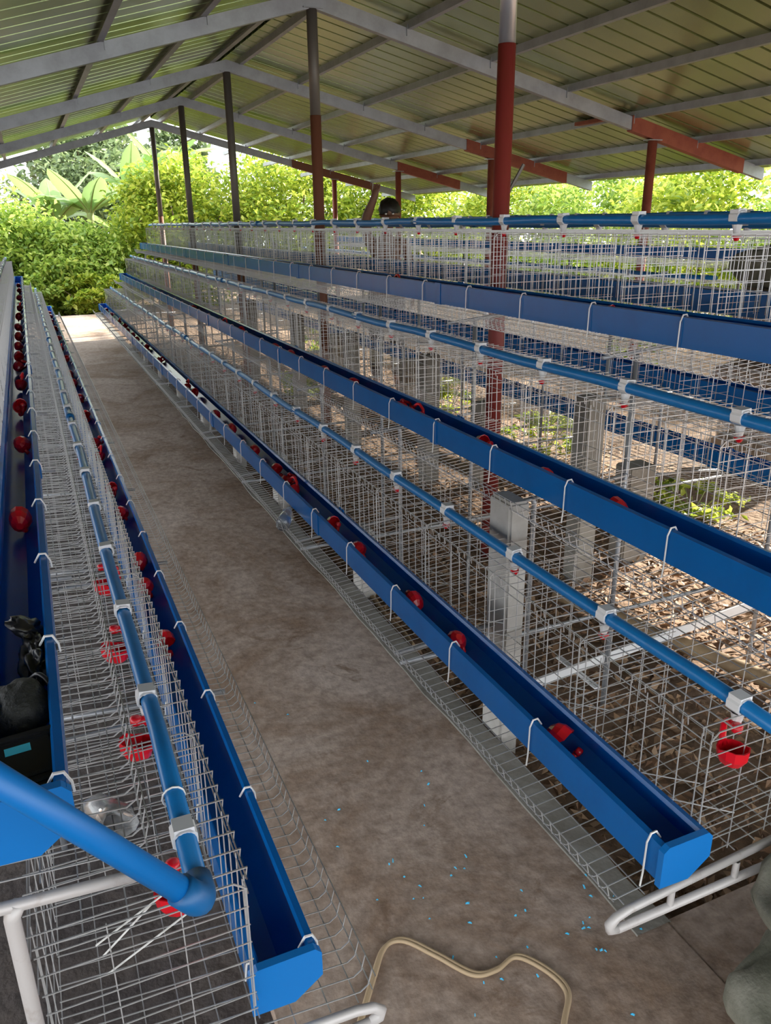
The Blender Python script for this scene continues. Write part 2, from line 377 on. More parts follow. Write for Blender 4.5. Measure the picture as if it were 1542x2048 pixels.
# ---- troughs
TROUGH = [(0, 0), (.012, .002), (.016, -.006), (.006, -.010), (.006, -.076), (.060, -.080), (.104, -.048), (.104, -.010), (.094, -.006), (.098, .002), (.110, 0), (.110, -.052), (.064, -.086), (0, -.082)]
def trough_meshes():
    d = {}
    d['sec'] = MB().extrude(TROUGH, 'y', 0, UL).mesh('trough_section', M['blue'])
    slv = [(p*1.0+(.003 if p > .05 else -.003), q-(.003 if q < -.03 else -.003)) for p, q in [TROUGH[0], TROUGH[10], TROUGH[11], TROUGH[12], TROUGH[13]]]
    m = MB(); prof = [(-.003, .004), (-.003, -.086), (.0655, -.0895), (.1135, -.053), (.1135, .004), (.1105, .004), (.1105, -.0515), (.0645, -.0865), (-.0005, -.083), (-.0005, .004)]
    d['sleeve'] = MB().extrude(prof, 'y', -.025, .025).mesh('joint_sleeve', M['blue'])
    cap = [(-.005, -.004), (.008, .006), (.104, .006), (.115, -.006), (.115, -.054), (.066, -.091), (-.005, -.088)]
    d['cap'] = MB().extrude(cap, 'y', -.010, .004).mesh('end_cap', M['cap'])
    for s in (1, -1):
        # wire clip over the aisle-side lip; s=1: aisle at x<0 side
        a = -.004 if s == 1 else .114; si = 1 if s == 1 else -1
        d['hook', s] = MB().tube([(a+si*.030, 0, -.012), (a+si*.018, 0, .007), (a+si*.006, 0, .006), (a-si*.002, 0, -.012), (a-si*.003, 0, -.085 if s == 1 else -.028)] + ([(a-si*.006, 0, -.118)] if s == 1 else []), .0021, 5).mesh('wire_hook', M['wire2'])
        d['ihook', s] = MB().tube([(.110 if s == 1 else 0, 0, .004), (.114 if s == 1 else -.004, 0, .004), (.118 if s == 1 else -.008, 0, -.03)], .0021, 5).mesh('wire_hook', M['wire2'])
    return d
TM = trough_meshes()
def trough_row(lips, s, ys, yh, nu, where, group, hooks):
    for t, (x, z) in enumerate(lips):
        x0 = x if s == 1 else x-.110           # the sloped side of every trough faces +x
        e = thing('feed_trough', 'long blue plastic feed trough, %s tier %s' % (TIER[t], where), 'trough', (x0, ys, z+EYE), group)
        for k in range(nu):
            obj('trough_section', TM['sec'], e, (0, k*UL, 0))
            if k: obj('joint_sleeve', TM['sleeve'], e, (0, k*UL-.35*(t == 1)+(.3 if t == 2 else 0), 0))
        obj('end_cap', TM['cap'], e, (0, .006, 0)); obj('end_cap', TM['cap'], e, (0, nu*UL, 0))
        if hooks:
            for k in range(int(nu*UL/.4)):
                obj('wire_hook', TM['hook', s], e, (0, yh-ys+k*.4, 0)); obj('wire_hook', TM['ihook', s], e, (0, yh-ys+k*.4-.008, 0))
trough_row(LIP_R, 1, .855, .895, 6, 'right of the aisle', 'feed troughs', True)
trough_row(LIP_L, -1, .925, .95, 6, 'left of the aisle', 'feed troughs', True)
trough_row(LIP_RB, -1, .855, .895, 6, 'on the back of the right bank', 'feed troughs', False)
trough_row(LIP_3, 1, Y3-.03, Y3, 4, 'of the rear bank', 'feed troughs', False)

# ---- drinker cups
def cup_mesh():
    m = MB(); n = 12; out = []
    def ring(k, z, sh):
        vs = []
        for j in range(n):
            a = 2*math.pi*j/n; c, s_ = math.cos(a), math.sin(a)
            x = c*.030*k; y = s_*.030*k*(1.0 if s_ < 0 else 1.25) + sh
            vs.append((x, y, z+(.010 if s_ > .4 and z > -.01 else 0)))
        return vs
    rings = [ring(1.0, 0, 0), ring(.93, -.014, 0), ring(.72, -.030, -.002), ring(.30, -.040, -.004), ring(.30, -.037, -.004), ring(.66, -.027, -.002), ring(.85, -.013, 0), ring(.92, .0, 0)]
    vs = [v for r in rings for v in r]; k = len(rings)
    fs = [(i*n+j, i*n+(j+1) % n, (i+1)*n+(j+1) % n, (i+1)*n+j) for i in (0, 1, 2, 4, 5, 6) for j in range(n)]
    fs += [tuple(3*n+j for j in reversed(range(n))), tuple(4*n+j for j in range(n)), ]
    fs += [(7*n+j, 7*n+(j+1) % n, (j+1) % n, j) for j in range(n)]
    m.add(vs, fs); bowl = m.mesh('bowl', M['red'], False)
    m = MB(); m.tube([(0, -.026, -.012), (0, -.036, .004), (0, -.036, .034), (0, -.026, .046), (0, -.004, .048)], [.007, .007, .006, .006, .009], 6, True)
    m.lathe([(.010, .042), (.011, .046), (.011, .056), (.006, .058)], 10, (0, .004, 0), top=True)
    stem = m.mesh('stem', M['red'], True)
    return bowl, stem
BOWL, STEM = cup_mesh()
for nm, lips, s, ys in (('L', LIP_L, -1, {0: [2.13,2.55,2.77,3.34,3.68,4.33,4.61,5.35,5.94,6.56,7.04,7.83,8.58,9.39,10.35,11.21,11.8,12.3], 1: [2.14,2.96,3.61,4.21,4.76,5.1,5.57,6.08,6.69,7.43,8.35,9.52,10.63,11.52]}),
                        ('R', LIP_R, 1, {0: [1.26,1.77,2.05,2.53,2.8,3.33,3.44,3.63,4.03,4.55,4.98,5.71,6.02,7.36,8.21,8.88,9.24,9.72,10.09,10.67,11.6,12.26], 1: [1.55,1.87,2.25,2.74,2.91,3.45,3.85,4.43,4.77,5.62,6.12,7.47,9.81], 2: [2.07,3.72,3.89]})):
    for t, yy in ys.items():
        x, z = lips[t]
        for k, y in enumerate(sorted(yy)):
            side = 'left' if nm == 'L' else 'right'
            lab = 'red plastic drinker cup lying in %s-tier trough %s of aisle, %s' % (TIER[t], side, 'nearest the camera' if k == 0 else ORD[k]+' from near end')
            xx = x+.057*s if s == 1 else x-.053
            st = ((k*37+t*11) % 7)
            rx, ry, rz = [(2.0, .1, .3), (1.35, .2, .2), (2.6, .3, 3.3), (-.9, .3, .2), (1.5, .2, 2.9), (.25, 1.2, 1.4), (2.3, .5, 3.0)][st]
            dz = [-.040, -.036, -.044, -.040, -.040, -.040, -.044][st]
            sc_ = .95
            e = thing('drinker_cup', lab, 'drinker cup', (xx+random.uniform(-.006, .006), y, z+EYE+dz), 'loose red drinker cups in the troughs', (rx, ry, rz+random.uniform(-.25, .25)))
            obj('bowl', BOWL, e, scale=(sc_,)*3); obj('stem', STEM, e, scale=(sc_,)*3)

# ---- water pipes
def pipe_parts():
    d = {}
    m = MB(); n = 8; r = .0205
    vs = []
    for y in (-.015, .015):
        for rr in (.0158, r):
            for j in range(n):
                a = 2*math.pi*(j+.5)/n; vs.append((rr*math.cos(a), y, rr*math.sin(a)))
    fs = []
    for j in range(n):
        k = (j+1) % n; fs += [(n+j, n+k, 3*n+k, 3*n+j), (j, k, n+k, n+j), (2*n+j, 3*n+j, 3*n+k, 2*n+k)]
    m.add(vs, fs); m.box(-.015, .015, -.015, .015, .012, .0212); m.lathe([(.008, -.046), (.011, -.032), (.014, -.018)], 10)
    d['tee'] = m.mesh('tee', M['white'])
    d['nip'] = MB().lathe([(.005, -.062), (.008, -.058), (.009, -.046)], 8).lathe([(.013, -.052), (.013, -.047)], 8, top=True).mesh('nipple', M['red'], True)
    d['coup'] = MB().tube([(0, -.03, 0), (0, .03, 0)], .0195, 16, True).mesh('coupler', M['fit'], True)
    return d
PM = pipe_parts()
def pipes(lips, s, ys, yt, ln, where, detail, group='drinking water pipes'):
    out = []
    for t, (x, z) in enumerate(lips):
        px, pz = x+s*.185, z+.240
        if s == 1 and lips is LIP_R: px, pz = [(1.138, -.880), (1.480, -.436), (1.808, .002)][t]
        if s == -1 and lips is LIP_L: px, pz = [(.092, -.858), (-.235, -.425), (-.565, .0)][t]
        e = thing('water_pipe', 'blue plastic water pipe with white tees, %s tier %s' % (TIER[t], where), 'water pipe', (px, ys, pz+EYE), group)
        nseg = int(ln/.4); amp = .004
        pts = [(amp*math.sin(k*1.3+t), k*ln/nseg, amp*math.sin(k*2.1+t*2)-.003) for k in range(nseg+1)]
        obj('tube', MB().tube(pts, .0158, 16, True).mesh('tube', M['pipe'], True), e)
        for k in range(int((ln-(yt-ys))/.4)+1):
            te = obj('tee', PM['tee'], e, (0, yt-ys+k*.4, 0), (0, random.uniform(-.1, .1), 0))
            if detail:
                obj('nipple', PM['nip'], te)
                if (lips is LIP_L and t == 0 and k < 4) or (lips is LIP_R and t == 0 and k == 0):
                    for nm, me in (('cup_bowl', BOWL), ('cup_stem', STEM)):
                        obj(nm, me, te, (-.012*s if lips is LIP_R else -.018, -.01, -.092), (0, 0, 1.7 if lips is LIP_L else 2.9))
        for k in range(1, 4): obj('coupler', PM['coup'], e, (0, k*3.0+.13, 0))
        if detail: obj('tie_ring', MB().tube([(.018*math.cos(a), .0, .018*math.sin(a)) for a in np.linspace(0, 6.283, 13)], .0018, 5).mesh('tie_ring', M['wire2']), e, (0, .22 if s == -1 else .14, 0))
        out.append((e, px, pz))
    return out
pipes(LIP_R, 1, .60, .915, 12.3, 'right of the aisle', True)
PL = pipes(LIP_L, -1, .855, .985, 12.1, 'left of the aisle', True)
pipes(LIP_RB, -1, .86, .915, 12.0, 'on the back of the right bank', False)
pipes(LIP_3, 1, Y3, Y3+.1, 8.0, 'of the rear bank', False)
# riser between the left pipes: bottom elbow, sloping tube, top elbow
e, px, pz = PL[0]; e2, qx, qz = PL[1]
ris = thing('riser_pipe', 'thick blue pipe sloping between bottom and middle water pipes left of the aisle', 'water pipe', (px, .845, pz+EYE))
V = Vector((qx-px, 0, qz-pz)); d = V.normalized()
obj('tube', MB().tube([d*.012, V-d*.012], .0172, 20, True).mesh('tube', M['cap'], True), ris)
def elbow(p, d1, d2):
    pts = [p+d1*.045, p+d1*.022] + [p+(d1*(1-t)**2+d2*t*t)*.022 for t in (.25, .5, .75)] + [p+d2*.022, p+d2*.045]
    return MB().tube(pts, .0215, 16, True).mesh('elbow', M['fit'], True)
obj('elbow', elbow(Vector((0, 0, 0)), d, Vector((0, 1, 0))), ris); obj('elbow', elbow(V, -d, Vector((0, 1, 0))), ris)

# ---- cage stands (stair-step steel frames)
def stand_half(s, end):
    """part meshes of one side, x measured inward from the bottom trough lip; the end frames carry looped arm tips"""
    parts = []; mt = M['steel'] if end else M['galv']; r = .0088 if end else .007
    tiers = [(0, 0), (.3500, .4265), (.70, .853)]
    for t, (du, dw) in enumerate(tiers):
        a = du-.098 if end else du-.07; wz = dw-.138; wl = dw-.176
        ue = du+.42 if t < 2 else 1.117
        if end and t == 0: up = [(s*ue, 0, wz+.070*(ue-a)), (s*(a+.045), 0, wz+.002), (s*(a+.015), 0, wz-.006), (s*a, 0, wz-.020), (s*(a+.003), 0, wl+.006), (s*(a+.02), 0, wl)]
        else: up = [(s*ue, 0, wz+.070*(ue-a)), (s*a, 0, wz-.002)]
        parts.append(('tier_arm', MB().tube(up, r, 8, True).mesh('tier_arm', mt, True)))
        if t == 0:
            m = MB().tube([(s*(a+.02), 0, wl), (s*1.117, 0, wl)], r, 8, True)
            if end: m.tube([(s*(a+.15), 0, wl), (s*(a+.15), 0, wz+.003)], r*.8, 6); m.tube([(s*(a+.32), 0, wl), (s*(a+.32), 0, wz+.009)], r*.8, 6)
            parts.append(('lower_bar', m.mesh('lower_bar', mt, True)))
    lr = .0105 if end else .0085
    parts.append(('leg', MB().tube([(s*.412, 0, -.60), (s*.412, 0, .43-.150), (s*.402, 0, .43-.130)], lr, 8, True).mesh('leg', mt, True)))
    parts.append(('leg', MB().tube([(s*.76, 0, -.60), (s*.76, 0, .853-.138)], lr, 8, True).mesh('leg', mt, True)))
    return parts
SH = {(s, e): stand_half(s, e) for s in (1, -1) for e in (True, False)}
YST = [.872] + [1.93+k*1.0 for k in range(11)] + [12.86]
for lips, s, where, ys in ((LIP_R, 1, 'right bank', YST), (LIP_L, -1, 'left bank', [y+.025 for y in YST]), (LIP_3, 1, 'rear bank', [Y3+k*2.0 for k in range(5)])):
    for k, y in enumerate(ys):
        nm = 'nearest the camera' if k == 0 else ('at the far end' if k == len(ys)-1 else ORD[k]+' from the near end')
        e = thing('cage_stand', 'white steel stair-step stand under the %s cages, %s' % (where, nm), 'stand', (lips[0][0], y, lips[0][1]+EYE), 'steel stands of the %s' % where)
        for p, me in SH[s, k == 0]: obj(p, me, e)
        if lips is LIP_R:
            for p, me in SH[-1, k == 0]: obj(p, me, e, (2*(XC-lips[0][0]), 0, 0))

# ---- concrete posts
def cpost(x, y, w, d, h, label, mt='cpost'):
    m = MB().box(-w/2, w/2, -d/2, d/2, -.12, h)
    me = m.mesh('concrete_post', M[mt]); bm = bmesh.new(); bm.from_mesh(me); bmesh.ops.bevel(bm, geom=bm.edges[:], offset=.008, segments=2, affect='EDGES'); bm.to_mesh(me); bm.free()
    return tag(obj('concrete_post', me, None, (x, y, 0), (0, 0, random.uniform(-.03, .03))), label, 'post', 'concrete posts under the cages')
for k, y in enumerate((1.90, 3.10, 4.45, 5.50, 6.70, 7.90, 9.10, 10.3, 11.5)):
    cpost(1.235, y, .07, .12 if k == 0 else .12, .82 if k == 0 else .30, 'pale concrete post beside the aisle under the right bank, %s from near end' % ORD[k])
for k, (x, y, h) in enumerate(((2.27, 2.86, .85), (2.30, 4.55, .80), (2.22, 5.74, .80), (2.25, 7.2, .8), (2.25, 8.9, .8))):
    cpost(x, y, .11, .10, h, 'grey concrete post on the soil inside the right bank, %s from near end' % ORD[k], 'block')
for k, (x, y, h) in enumerate(((2.66, 2.96, .45), (2.62, 4.35, .5), (2.9, 6.1, .5), (2.9, 7.9, .5))):
    cpost(x, y, .16, .12, h, 'short tan block pier near the sunlit soil, %s from near end' % ORD[k], 'block')

# ================================================================== THINGS ON THE FLOOR
# cable
def spline(P, n=12):
    P = [Vector(p) for p in P]; out = []
    for i in range(len(P)-1):
        a = P[max(i-1, 0)]; b = P[i]; c = P[i+1]; d = P[min(i+2, len(P)-1)]
        for k in range(n):
            t = k/n; out.append(.5*((2*b)+(c-a)*t+(2*a-5*b+4*c-d)*t*t+(3*b-a-3*c+d)*t**3))
    return out+[P[-1]]
z = .008
cp = [(.33, 1.02, z), (.415, 1.123, z), (.475, 1.20, z), (.53, 1.262, z), (.58, 1.262, z), (.632, 1.195, z), (.685, 1.118, z), (.74, 1.105, z), (.80, 1.115, z), (.843, 1.055, z), (.852, .995, z), (.81, .946, z), (.74, .88, z), (.6, .8, z)]
pts = spline(cp, 10); m = MB(); m.tube(pts, .0052, 8, True)
m.tube([p+Vector((.0078, .003, 0)) for p in pts], .0052, 8, True)
tag(obj('electric_cable', m.mesh('electric_cable', M['cable'], True)), 'beige twin electric cable snaking over the concrete floor', 'cable')
# stick beside the slab edge
pts = spline([(1.245, 3.30, -.02), (1.25, 3.05, -.03), (1.232, 2.85, -.03), (1.24, 2.68, -.035), (1.225, 2.55, -.03)], 8)
m = MB().tube(pts, .012, 7, True); m.tube([pts[18], pts[18]+Vector((.05, -.06, .03))], .006, 6, True)
tag(obj('dry_stick', m.mesh('dry_stick', M['bamboo'], True)), 'dry crooked stick lying along the slab edge', 'stick')
# bamboo pole
pts = [Vector((2.05, 2.72, -.04))+Vector((.034, -.115, .001))*k for k in range(13)]
rad = [.032+.004*(k % 3 == 0) for k in range(13)]
tag(obj('bamboo_pole', MB().tube(pts, rad, 12, True).mesh('bamboo_pole', M['bamboo'], True)), 'weathered bamboo pole lying on the soil under the right bank', 'pole')
# white angle bar on the soil
t = thing('steel_angle_bar', 'white steel bar lying across the soil beneath the right bank', 'bar', (1.46, 2.03, .012))
a, b = Vector((0, 0, 0)), Vector((1.36, .125, .02)); dv = (b-a).normalized(); nn = Vector((-dv.y, dv.x, 0))
m = MB(); m.add([a, b, b+nn*.045, a+nn*.045, a+Vector((0,0,.004)), b+Vector((0,0,.004)), b+nn*.045+Vector((0,0,.004)), a+nn*.045+Vector((0,0,.004))], [(0,3,2,1),(4,5,6,7),(0,1,5,4),(1,2,6,5),(2,3,7,6),(3,0,4,7)])
m.add([a, b, b+Vector((0,0,.04)), a+Vector((0,0,.04)), a-nn*.004, b-nn*.004, b-nn*.004+Vector((0,0,.04)), a-nn*.004+Vector((0,0,.04))], [(0,1,2,3),(7,6,5,4),(0,4,5,1),(1,5,6,2),(2,6,7,3),(3,7,4,0)])
obj('angle', m.mesh('angle', M['white']), t)
obj('cross_tab', MB().box(.20, .225, -.09, .15, -.006, 0).mesh('cross_tab', M['white']), t)
# blue scraps
m = MB()
for (x0, y0, n, sp) in ((.62, 1.42, 6, .10), (.72, 1.30, 7, .12), (.80, 1.18, 8, .12), (.95, 1.12, 8, .09), (1.0, 1.02, 8, .08), (.72, 1.02, 6, .08), (.62, 1.75, 5, .16), (.6, 2.2, 4, .2), (1.35, 1.3, 6, .12)):
    for k in range(n):
        x = x0+random.gauss(0, sp); y = y0+random.gauss(0, sp); a = random.uniform(0, 6.3); l = random.uniform(.002, .006); w = random.uniform(.001, .0028)
        if not (.1 < x < 1.15): continue
        c, s_ = math.cos(a), math.sin(a); vs = [(x+c*p-s_*q, y+s_*p+c*q, .002+h) for p, q, h in ((-l, -w, 0), (l, -w, .002), (l, w, .004), (-l, w, 0), (0, 0, .006))]
        m.add(vs, [(0,1,4), (1,2,4), (2,3,4), (3,0,4), (3,2,1,0)])
o = tag(obj('plastic_scraps', m.mesh('plastic_scraps', M['scrap'])), 'tiny blue plastic shavings scattered over the concrete floor', 'scraps', kind='stuff')
# leaf litter
def litter(name, boxes, label):
    vs = []; fs = []
    for (x0, x1, y0, y1, n) in boxes:
        for k in range(n):
            x = random.uniform(x0, x1); y = random.uniform(y0, y1); z = -.075+random.uniform(0, .03); a = random.uniform(0, 6.3); l = random.uniform(.010, .032); w = l*random.uniform(.3, .5)
            t = random.uniform(-.6, .6); c, s_ = math.cos(a), math.sin(a); b = len(vs)
            for p, q, h in ((-l, 0, 0), (0, -w, .006+t*w), (l, 0, random.uniform(0, .02)), (0, w, .010-t*w)): vs.append((x+c*p-s_*q, y+s_*p+c*q, z+h))
            fs += [(b, b+1, b+2), (b, b+2, b+3)]
    tag(obj(name, MB().add(vs, fs).mesh(name, M['litter'])), label, 'leaf litter', kind='stuff')
litter('leaf_litter', [(1.22, 3.6, 1.05, 4.5, 8500), (1.22, 4.2, 4.5, 11, 4500)], 'brown dry leaves and crumbs strewn over the soil under the cages')
# pebbles and clods
m = MB()
for k in range(260):
    x = random.uniform(1.23, 2.4); y = 1.08+random.random()**1.5*2.5; r = random.uniform(.006, .022)
    vs = [Vector((random.gauss(0, 1), random.gauss(0, 1), random.gauss(0, 1))).normalized()*r*random.uniform(.75, 1.1) for _ in range(9)]
    bm = bmesh.new(); vv = [bm.verts.new(v+Vector((x, y, -.07))) for v in vs]; bmesh.ops.convex_hull(bm, input=vv)
    bm.verts.index_update(); m.add([v.co for v in bm.verts], [tuple(v.index for v in f.verts) for f in bm.faces]); bm.free()
tag(obj('soil_clods', m.mesh('soil_clods', M['soil'])), 'loose brown clods and pebbles on the soil at the slab edge', 'clods', kind='stuff')

# ================================================================== SACKS
def sack(name, dims, loc, rot, mt, label, seed, neck=False, amp=.03):
    bm = bmesh.new(); bmesh.ops.create_cube(bm, size=1.0); bmesh.ops.subdivide_edges(bm, edges=bm.edges[:], cuts=17, use_grid_fill=True)
    from mathutils import noise as nz
    for v in bm.verts:
        p = v.co*2; q = Vector((abs(p.x)**4, abs(p.y)**4, abs(p.z)**4)); k = (q.x+q.y+q.z)**.25
        v.co = Vector((p.x/k*dims[0]/2, p.y/k*dims[1]/2, p.z/k*dims[2]/2))
        u = abs(p.x); pinch = 1-.55*max(0, u-.45)**1.5/.41           # pillow: thin towards the sewn ends
        v.co.z *= pinch; v.co.y *= 1+.10*max(0, u-.6)
        fold = math.sin(p.y*9+seed+2*nz.noise(v.co*6))*.007*(.3+u*u) + math.sin(p.x*7+p.y*3+seed)*.004
        v.co.z += fold*(1 if p.z > 0 else .3); v.co.y += fold*.5
        v.co += nz.noise_vector(v.co*5+Vector((seed, seed*2, 0)))*amp*.7 + nz.noise_vector(v.co*17+Vector((seed, 0, seed)))*amp*.4
    me = bpy.data.meshes.new(name); bm.to_mesh(me); bm.free(); me.materials.append(M[mt]); me.polygons.foreach_set('use_smooth', [True]*len(me.polygons))
    t = thing(name, label, 'sack', loc, None, rot); obj('sack_body', me, t, (0, 0, dims[2]/2-.01))
    e = dims[0]/2-.015
    obj('stitched_seam', MB().box(e, e+.03, -dims[1]*.32, dims[1]*.32, dims[2]*.42, dims[2]*.46).mesh('stitched_seam', M[mt]), t)
    return t
sack('feed_sack', (.62, .42, .24), (1.385, .64, 0), (0, 0, .06), 'sack', 'lower grey-green woven sack on the floor beside the near right stand', 1.3)
sack('feed_sack', (.60, .40, .235), (1.40, .64, .225), (0, .03, -.05), 'sack', 'upper grey-green woven sack stacked beside the near right stand', 4.1)
for k in range(6):
    sack('grain_sack', (.75, .5, .26), (4.53+.03*(k % 2), 3.78+.02*(k % 3), -.05+.245*k), (0, 0, 1.45+.06*(k % 2)), 'tan' if k < 5 else 'sack', ['tan sack at the bottom of the pile beside the rear bank', 'tan sack second from bottom of the pile by the rear bank', 'tan sack third from bottom of the pile by the rear bank', 'tan sack fourth from bottom of the pile by the rear bank', 'tan sack just below the grey one on the rear pile', 'grey-green sack on top of the pile beside the rear bank'][k], k*2.2)
sack('grain_sack', (.5, .42, .3), (4.62, 3.72, 1.41), (0, 0, .4), 'sack', 'rounded grey-green sack crowning the rear pile at photo edge', 9.9)

# ================================================================== ITEMS IN THE LEFT TROUGH AND ON THE MESH
tx, tz = LIP_L[1][0]-.053, LIP_L[1][1]+EYE
# charger box
t = thing('charger_box', 'black plastic charger box with cyan sticker in the left middle trough', 'charger', (tx, 1.055, tz-.070), None, (.42, 0, .10))
def rbox(a, b, c, mt, name, bev=.006):
    me = MB().box(-a/2, a/2, -b/2, b/2, 0, c).mesh(name, mt); bm = bmesh.new(); bm.from_mesh(me); bmesh.ops.bevel(bm, geom=bm.edges[:], offset=bev, segments=2, affect='EDGES'); bm.to_mesh(me); bm.free(); return me
obj('case', rbox(.082, .10, .045, M['device'], 'case'), t)
obj('rim', rbox(.088, .012, .052, M['device'], 'rim', .003), t, (0, .046, 0))
obj('sticker', MB().box(-.024, .010, .022, .034, .0452, .0460).mesh('sticker', M['cyan']), t)
obj('vent', MB().box(-.03, .03, -.02, -.014, .045, .047).box(-.03, .03, -.032, -.026, .045, .047).mesh('vent', M['mesh_black']), t)
# mesh pouch
def blob(dims, seed, amp, freq, mt, name, sub=4):
    bm = bmesh.new(); bmesh.ops.create_icosphere(bm, subdivisions=sub, radius=1)
    from mathutils import noise as nz
    for v in bm.verts:
        n = nz.fractal(v.co*freq+Vector((seed, seed, 0)), 1.0, 2.0, 4)
        v.co = Vector((v.co.x*dims[0], v.co.y*dims[1], v.co.z*dims[2]))*(1+amp*n)
    me = bpy.data.meshes.new(name); bm.to_mesh(me); bm.free(); me.materials.append(mt); me.polygons.foreach_set('use_smooth', [True]*len(me.polygons)); return me
t = thing('mesh_pouch', 'black woven mesh pouch bunched in the left middle trough', 'pouch', (tx-.004, 1.19, tz-.078))
obj('pouch_body', blob((.045, .06, .045), 3, .18, 1.6, M['mesh_black'], 'pouch_body'), t, (0, 0, .045))
obj('drawstring', MB().tube(spline([(.01, .055, .06), (.03, .04, .08), (.046, .01, .07), (.044, -.03, .05)], 6), .004, 6, True).mesh('drawstring', M['device'], True), t)
t = thing('plastic_bag', 'crumpled black plastic bag in the left middle trough', 'bag', (tx+.022, 1.355, tz-.075))
obj('bag_body', blob((.028, .085, .032), 8, .55, 2.4, M['black'], 'bag_body'), t, (0, 0, .035))
obj('bag_ear', blob((.032, .03, .012), 12, .6, 2.8, M['black'], 'bag_ear', 3), t, (-.012, .075, .066), (.3, .5, .4))
# crumpled clear cup on the left mesh
t = thing('plastic_cup', 'crumpled clear plastic cup lying on the left bottom cage top', 'cup', (-.012, 1.10, LIP_L[0][1]+WT+EYE+.022), None, (1.5, .15, .5))
me = MB().lathe([(.020, -.04), (.021, -.039), (.026, 0), (.030, .04), (.032, .042), (.0285, .040), (.0245, 0), (.0195, -.036)], 18).mesh('cup_wall', M['clear'], True); noise_displace(me, .010, 40, 2); obj('cup_wall', me, t)
# clear bottle on the right tray
t = thing('plastic_bottle', 'clear plastic bottle lying on the right egg tray beside the aisle', 'bottle', (.875, 3.10, LIP_R[0][1]+EYE-.092), None, (1.5708, 0, 2.7))
obj('bottle_body', MB().lathe([(.026, -.09), (.030, -.085), (.030, .03), (.024, .055), (.012, .075), (.012, .092)], 18, top=True).mesh('bottle_body', M['clear'], True), t)
obj('bottle_cap', MB().lathe([(.014, .09), (.014, .106)], 14, top=True).mesh('bottle_cap', M['white'], True), t)

# ================================================================== VEGETATION
def leaf_cloud(name, blobs, size, mt, parent, upbias=.5):
    V = []
    for (cx, cy, cz, rx, ry, rz, n) in blobs:
        # clustered points near the surface of sub-clumps
        nc = max(14, n//110); th = RNG.normal(size=(nc, 3)); th /= np.linalg.norm(th, axis=1)[:, None]
        cc = th*RNG.uniform(.35, .95, (nc, 1))**.6
        idx = RNG.integers(0, nc, n); d = RNG.normal(size=(n, 3)); d /= np.linalg.norm(d, axis=1)[:, None]
        p = (cc[idx] + d*RNG.uniform(.05, .30, (n, 1)))*np.array([rx, ry, rz])+np.array([cx, cy, cz])
        V.append(p)
    P = np.concatenate(V); P = P[P[:, 2] > -.08]; n = len(P)
    nrm = RNG.normal(size=(n, 3)); nrm[:, 2] = np.abs(nrm[:, 2])+upbias; nrm /= np.linalg.norm(nrm, axis=1)[:, None]
    a = RNG.normal(size=(n, 3)); a[:, 2] -= .35; a -= nrm*(a*nrm).sum(1)[:, None]; a /= np.linalg.norm(a, axis=1)[:, None]
    b = np.cross(nrm, a); l = size*RNG.uniform(.6, 1.35, (n, 1)); w = l*RNG.uniform(.38, .55, (n, 1))
    v = np.empty((n, 4, 3)); v[:, 0] = P-a*l; v[:, 2] = P+a*l-nrm*l*.25; v[:, 1] = P-b*w+nrm*w*.25; v[:, 3] = P+b*w+nrm*w*.25
    base = (np.arange(n)*4)[:, None]; f = np.concatenate([base+np.array([[0, 1, 2]]), base+np.array([[0, 2, 3]])], 1).reshape(-1, 3)
    me = bpy.data.meshes.new(name); me.vertices.add(n*4); me.vertices.foreach_set('co', v.ravel().astype(np.float32))
    me.loops.add(len(f)*3); me.loops.foreach_set('vertex_index', f.ravel().astype(np.int32)); me.polygons.add(len(f))
    me.polygons.foreach_set('loop_start', np.arange(0, len(f)*3, 3, dtype=np.int32)); me.update(calc_edges=True); me.validate()
    me.materials.append(mt); return obj(name, me, parent)
def bush(name, label, cat, c, r, n, size, mt, group, trunk=True, sub=None):
    t = thing(name, label, cat, (c[0], c[1], -.08), group)
    bl = [(0, 0, c[2]+.08, r[0], r[1], r[2], n)]
    for (dx, dy, dz, k, nn) in (sub or []): bl.append((dx, dy, c[2]+.08+dz, r[0]*k, r[1]*k, r[2]*k, nn))
    leaf_cloud('foliage', bl, size, mt, t)
    m = MB(); h = max(.3, c[2]+.08)
    m.tube([(0, 0, -.05), (.03, .02, h*.4), (-.02, .03, h*.8)], [.06*r[2], .05*r[2], .03*r[2]], 7)
    for k in range(6):
        a = k*1.05+c[0]; m.tube([(0, 0, h*.35), (math.cos(a)*r[0]*.35, math.sin(a)*r[1]*.35, h*.8), (math.cos(a)*r[0]*.7, math.sin(a)*r[1]*.7, h+r[2]*.35)], [.03*r[2], .022*r[2], .008*r[2]], 5)
    obj('branches', m.mesh('branches', M['bark'], True), t); return t
E_ = EYE
G1 = 'bushes beyond the far end of the aisle'; G2 = 'bushes along the right side of the shed'
bush('leafy_bush', 'tall leafy green bush at the far end left of the slab', 'bush', (-1.15, 18.3, E_-.40), (2.1, 1.2, 1.40), 24000, .062, M['leafA'], G1, sub=[(-1.6, .3, .2, .7, 9000)])
bush('leafy_bush', 'rounded light green bush behind the end of the concrete aisle', 'bush', (1.0, 17.9, E_-.85), (1.35, .9, .95), 17000, .058, M['leafA'], G1)
bush('low_shrub', 'low bright yellow-green shrub at the far end of the slab', 'shrub', (1.15, 16.95, .33), (.85, .4, .42), 3600, .06, M['leafB'], G1)
bush('low_shrub', 'small green shrub at the far slab end beside the left bank', 'shrub', (-.15, 17.0, .35), (.7, .4, .45), 2600, .06, M['leafA'], G1)
bush('leafy_bush', 'yellow-green bush behind the far ridge posts', 'bush', (3.3, 18.2, E_-.2), (1.6, 1.2, 1.55), 22000, .062, M['leafB'], G1)
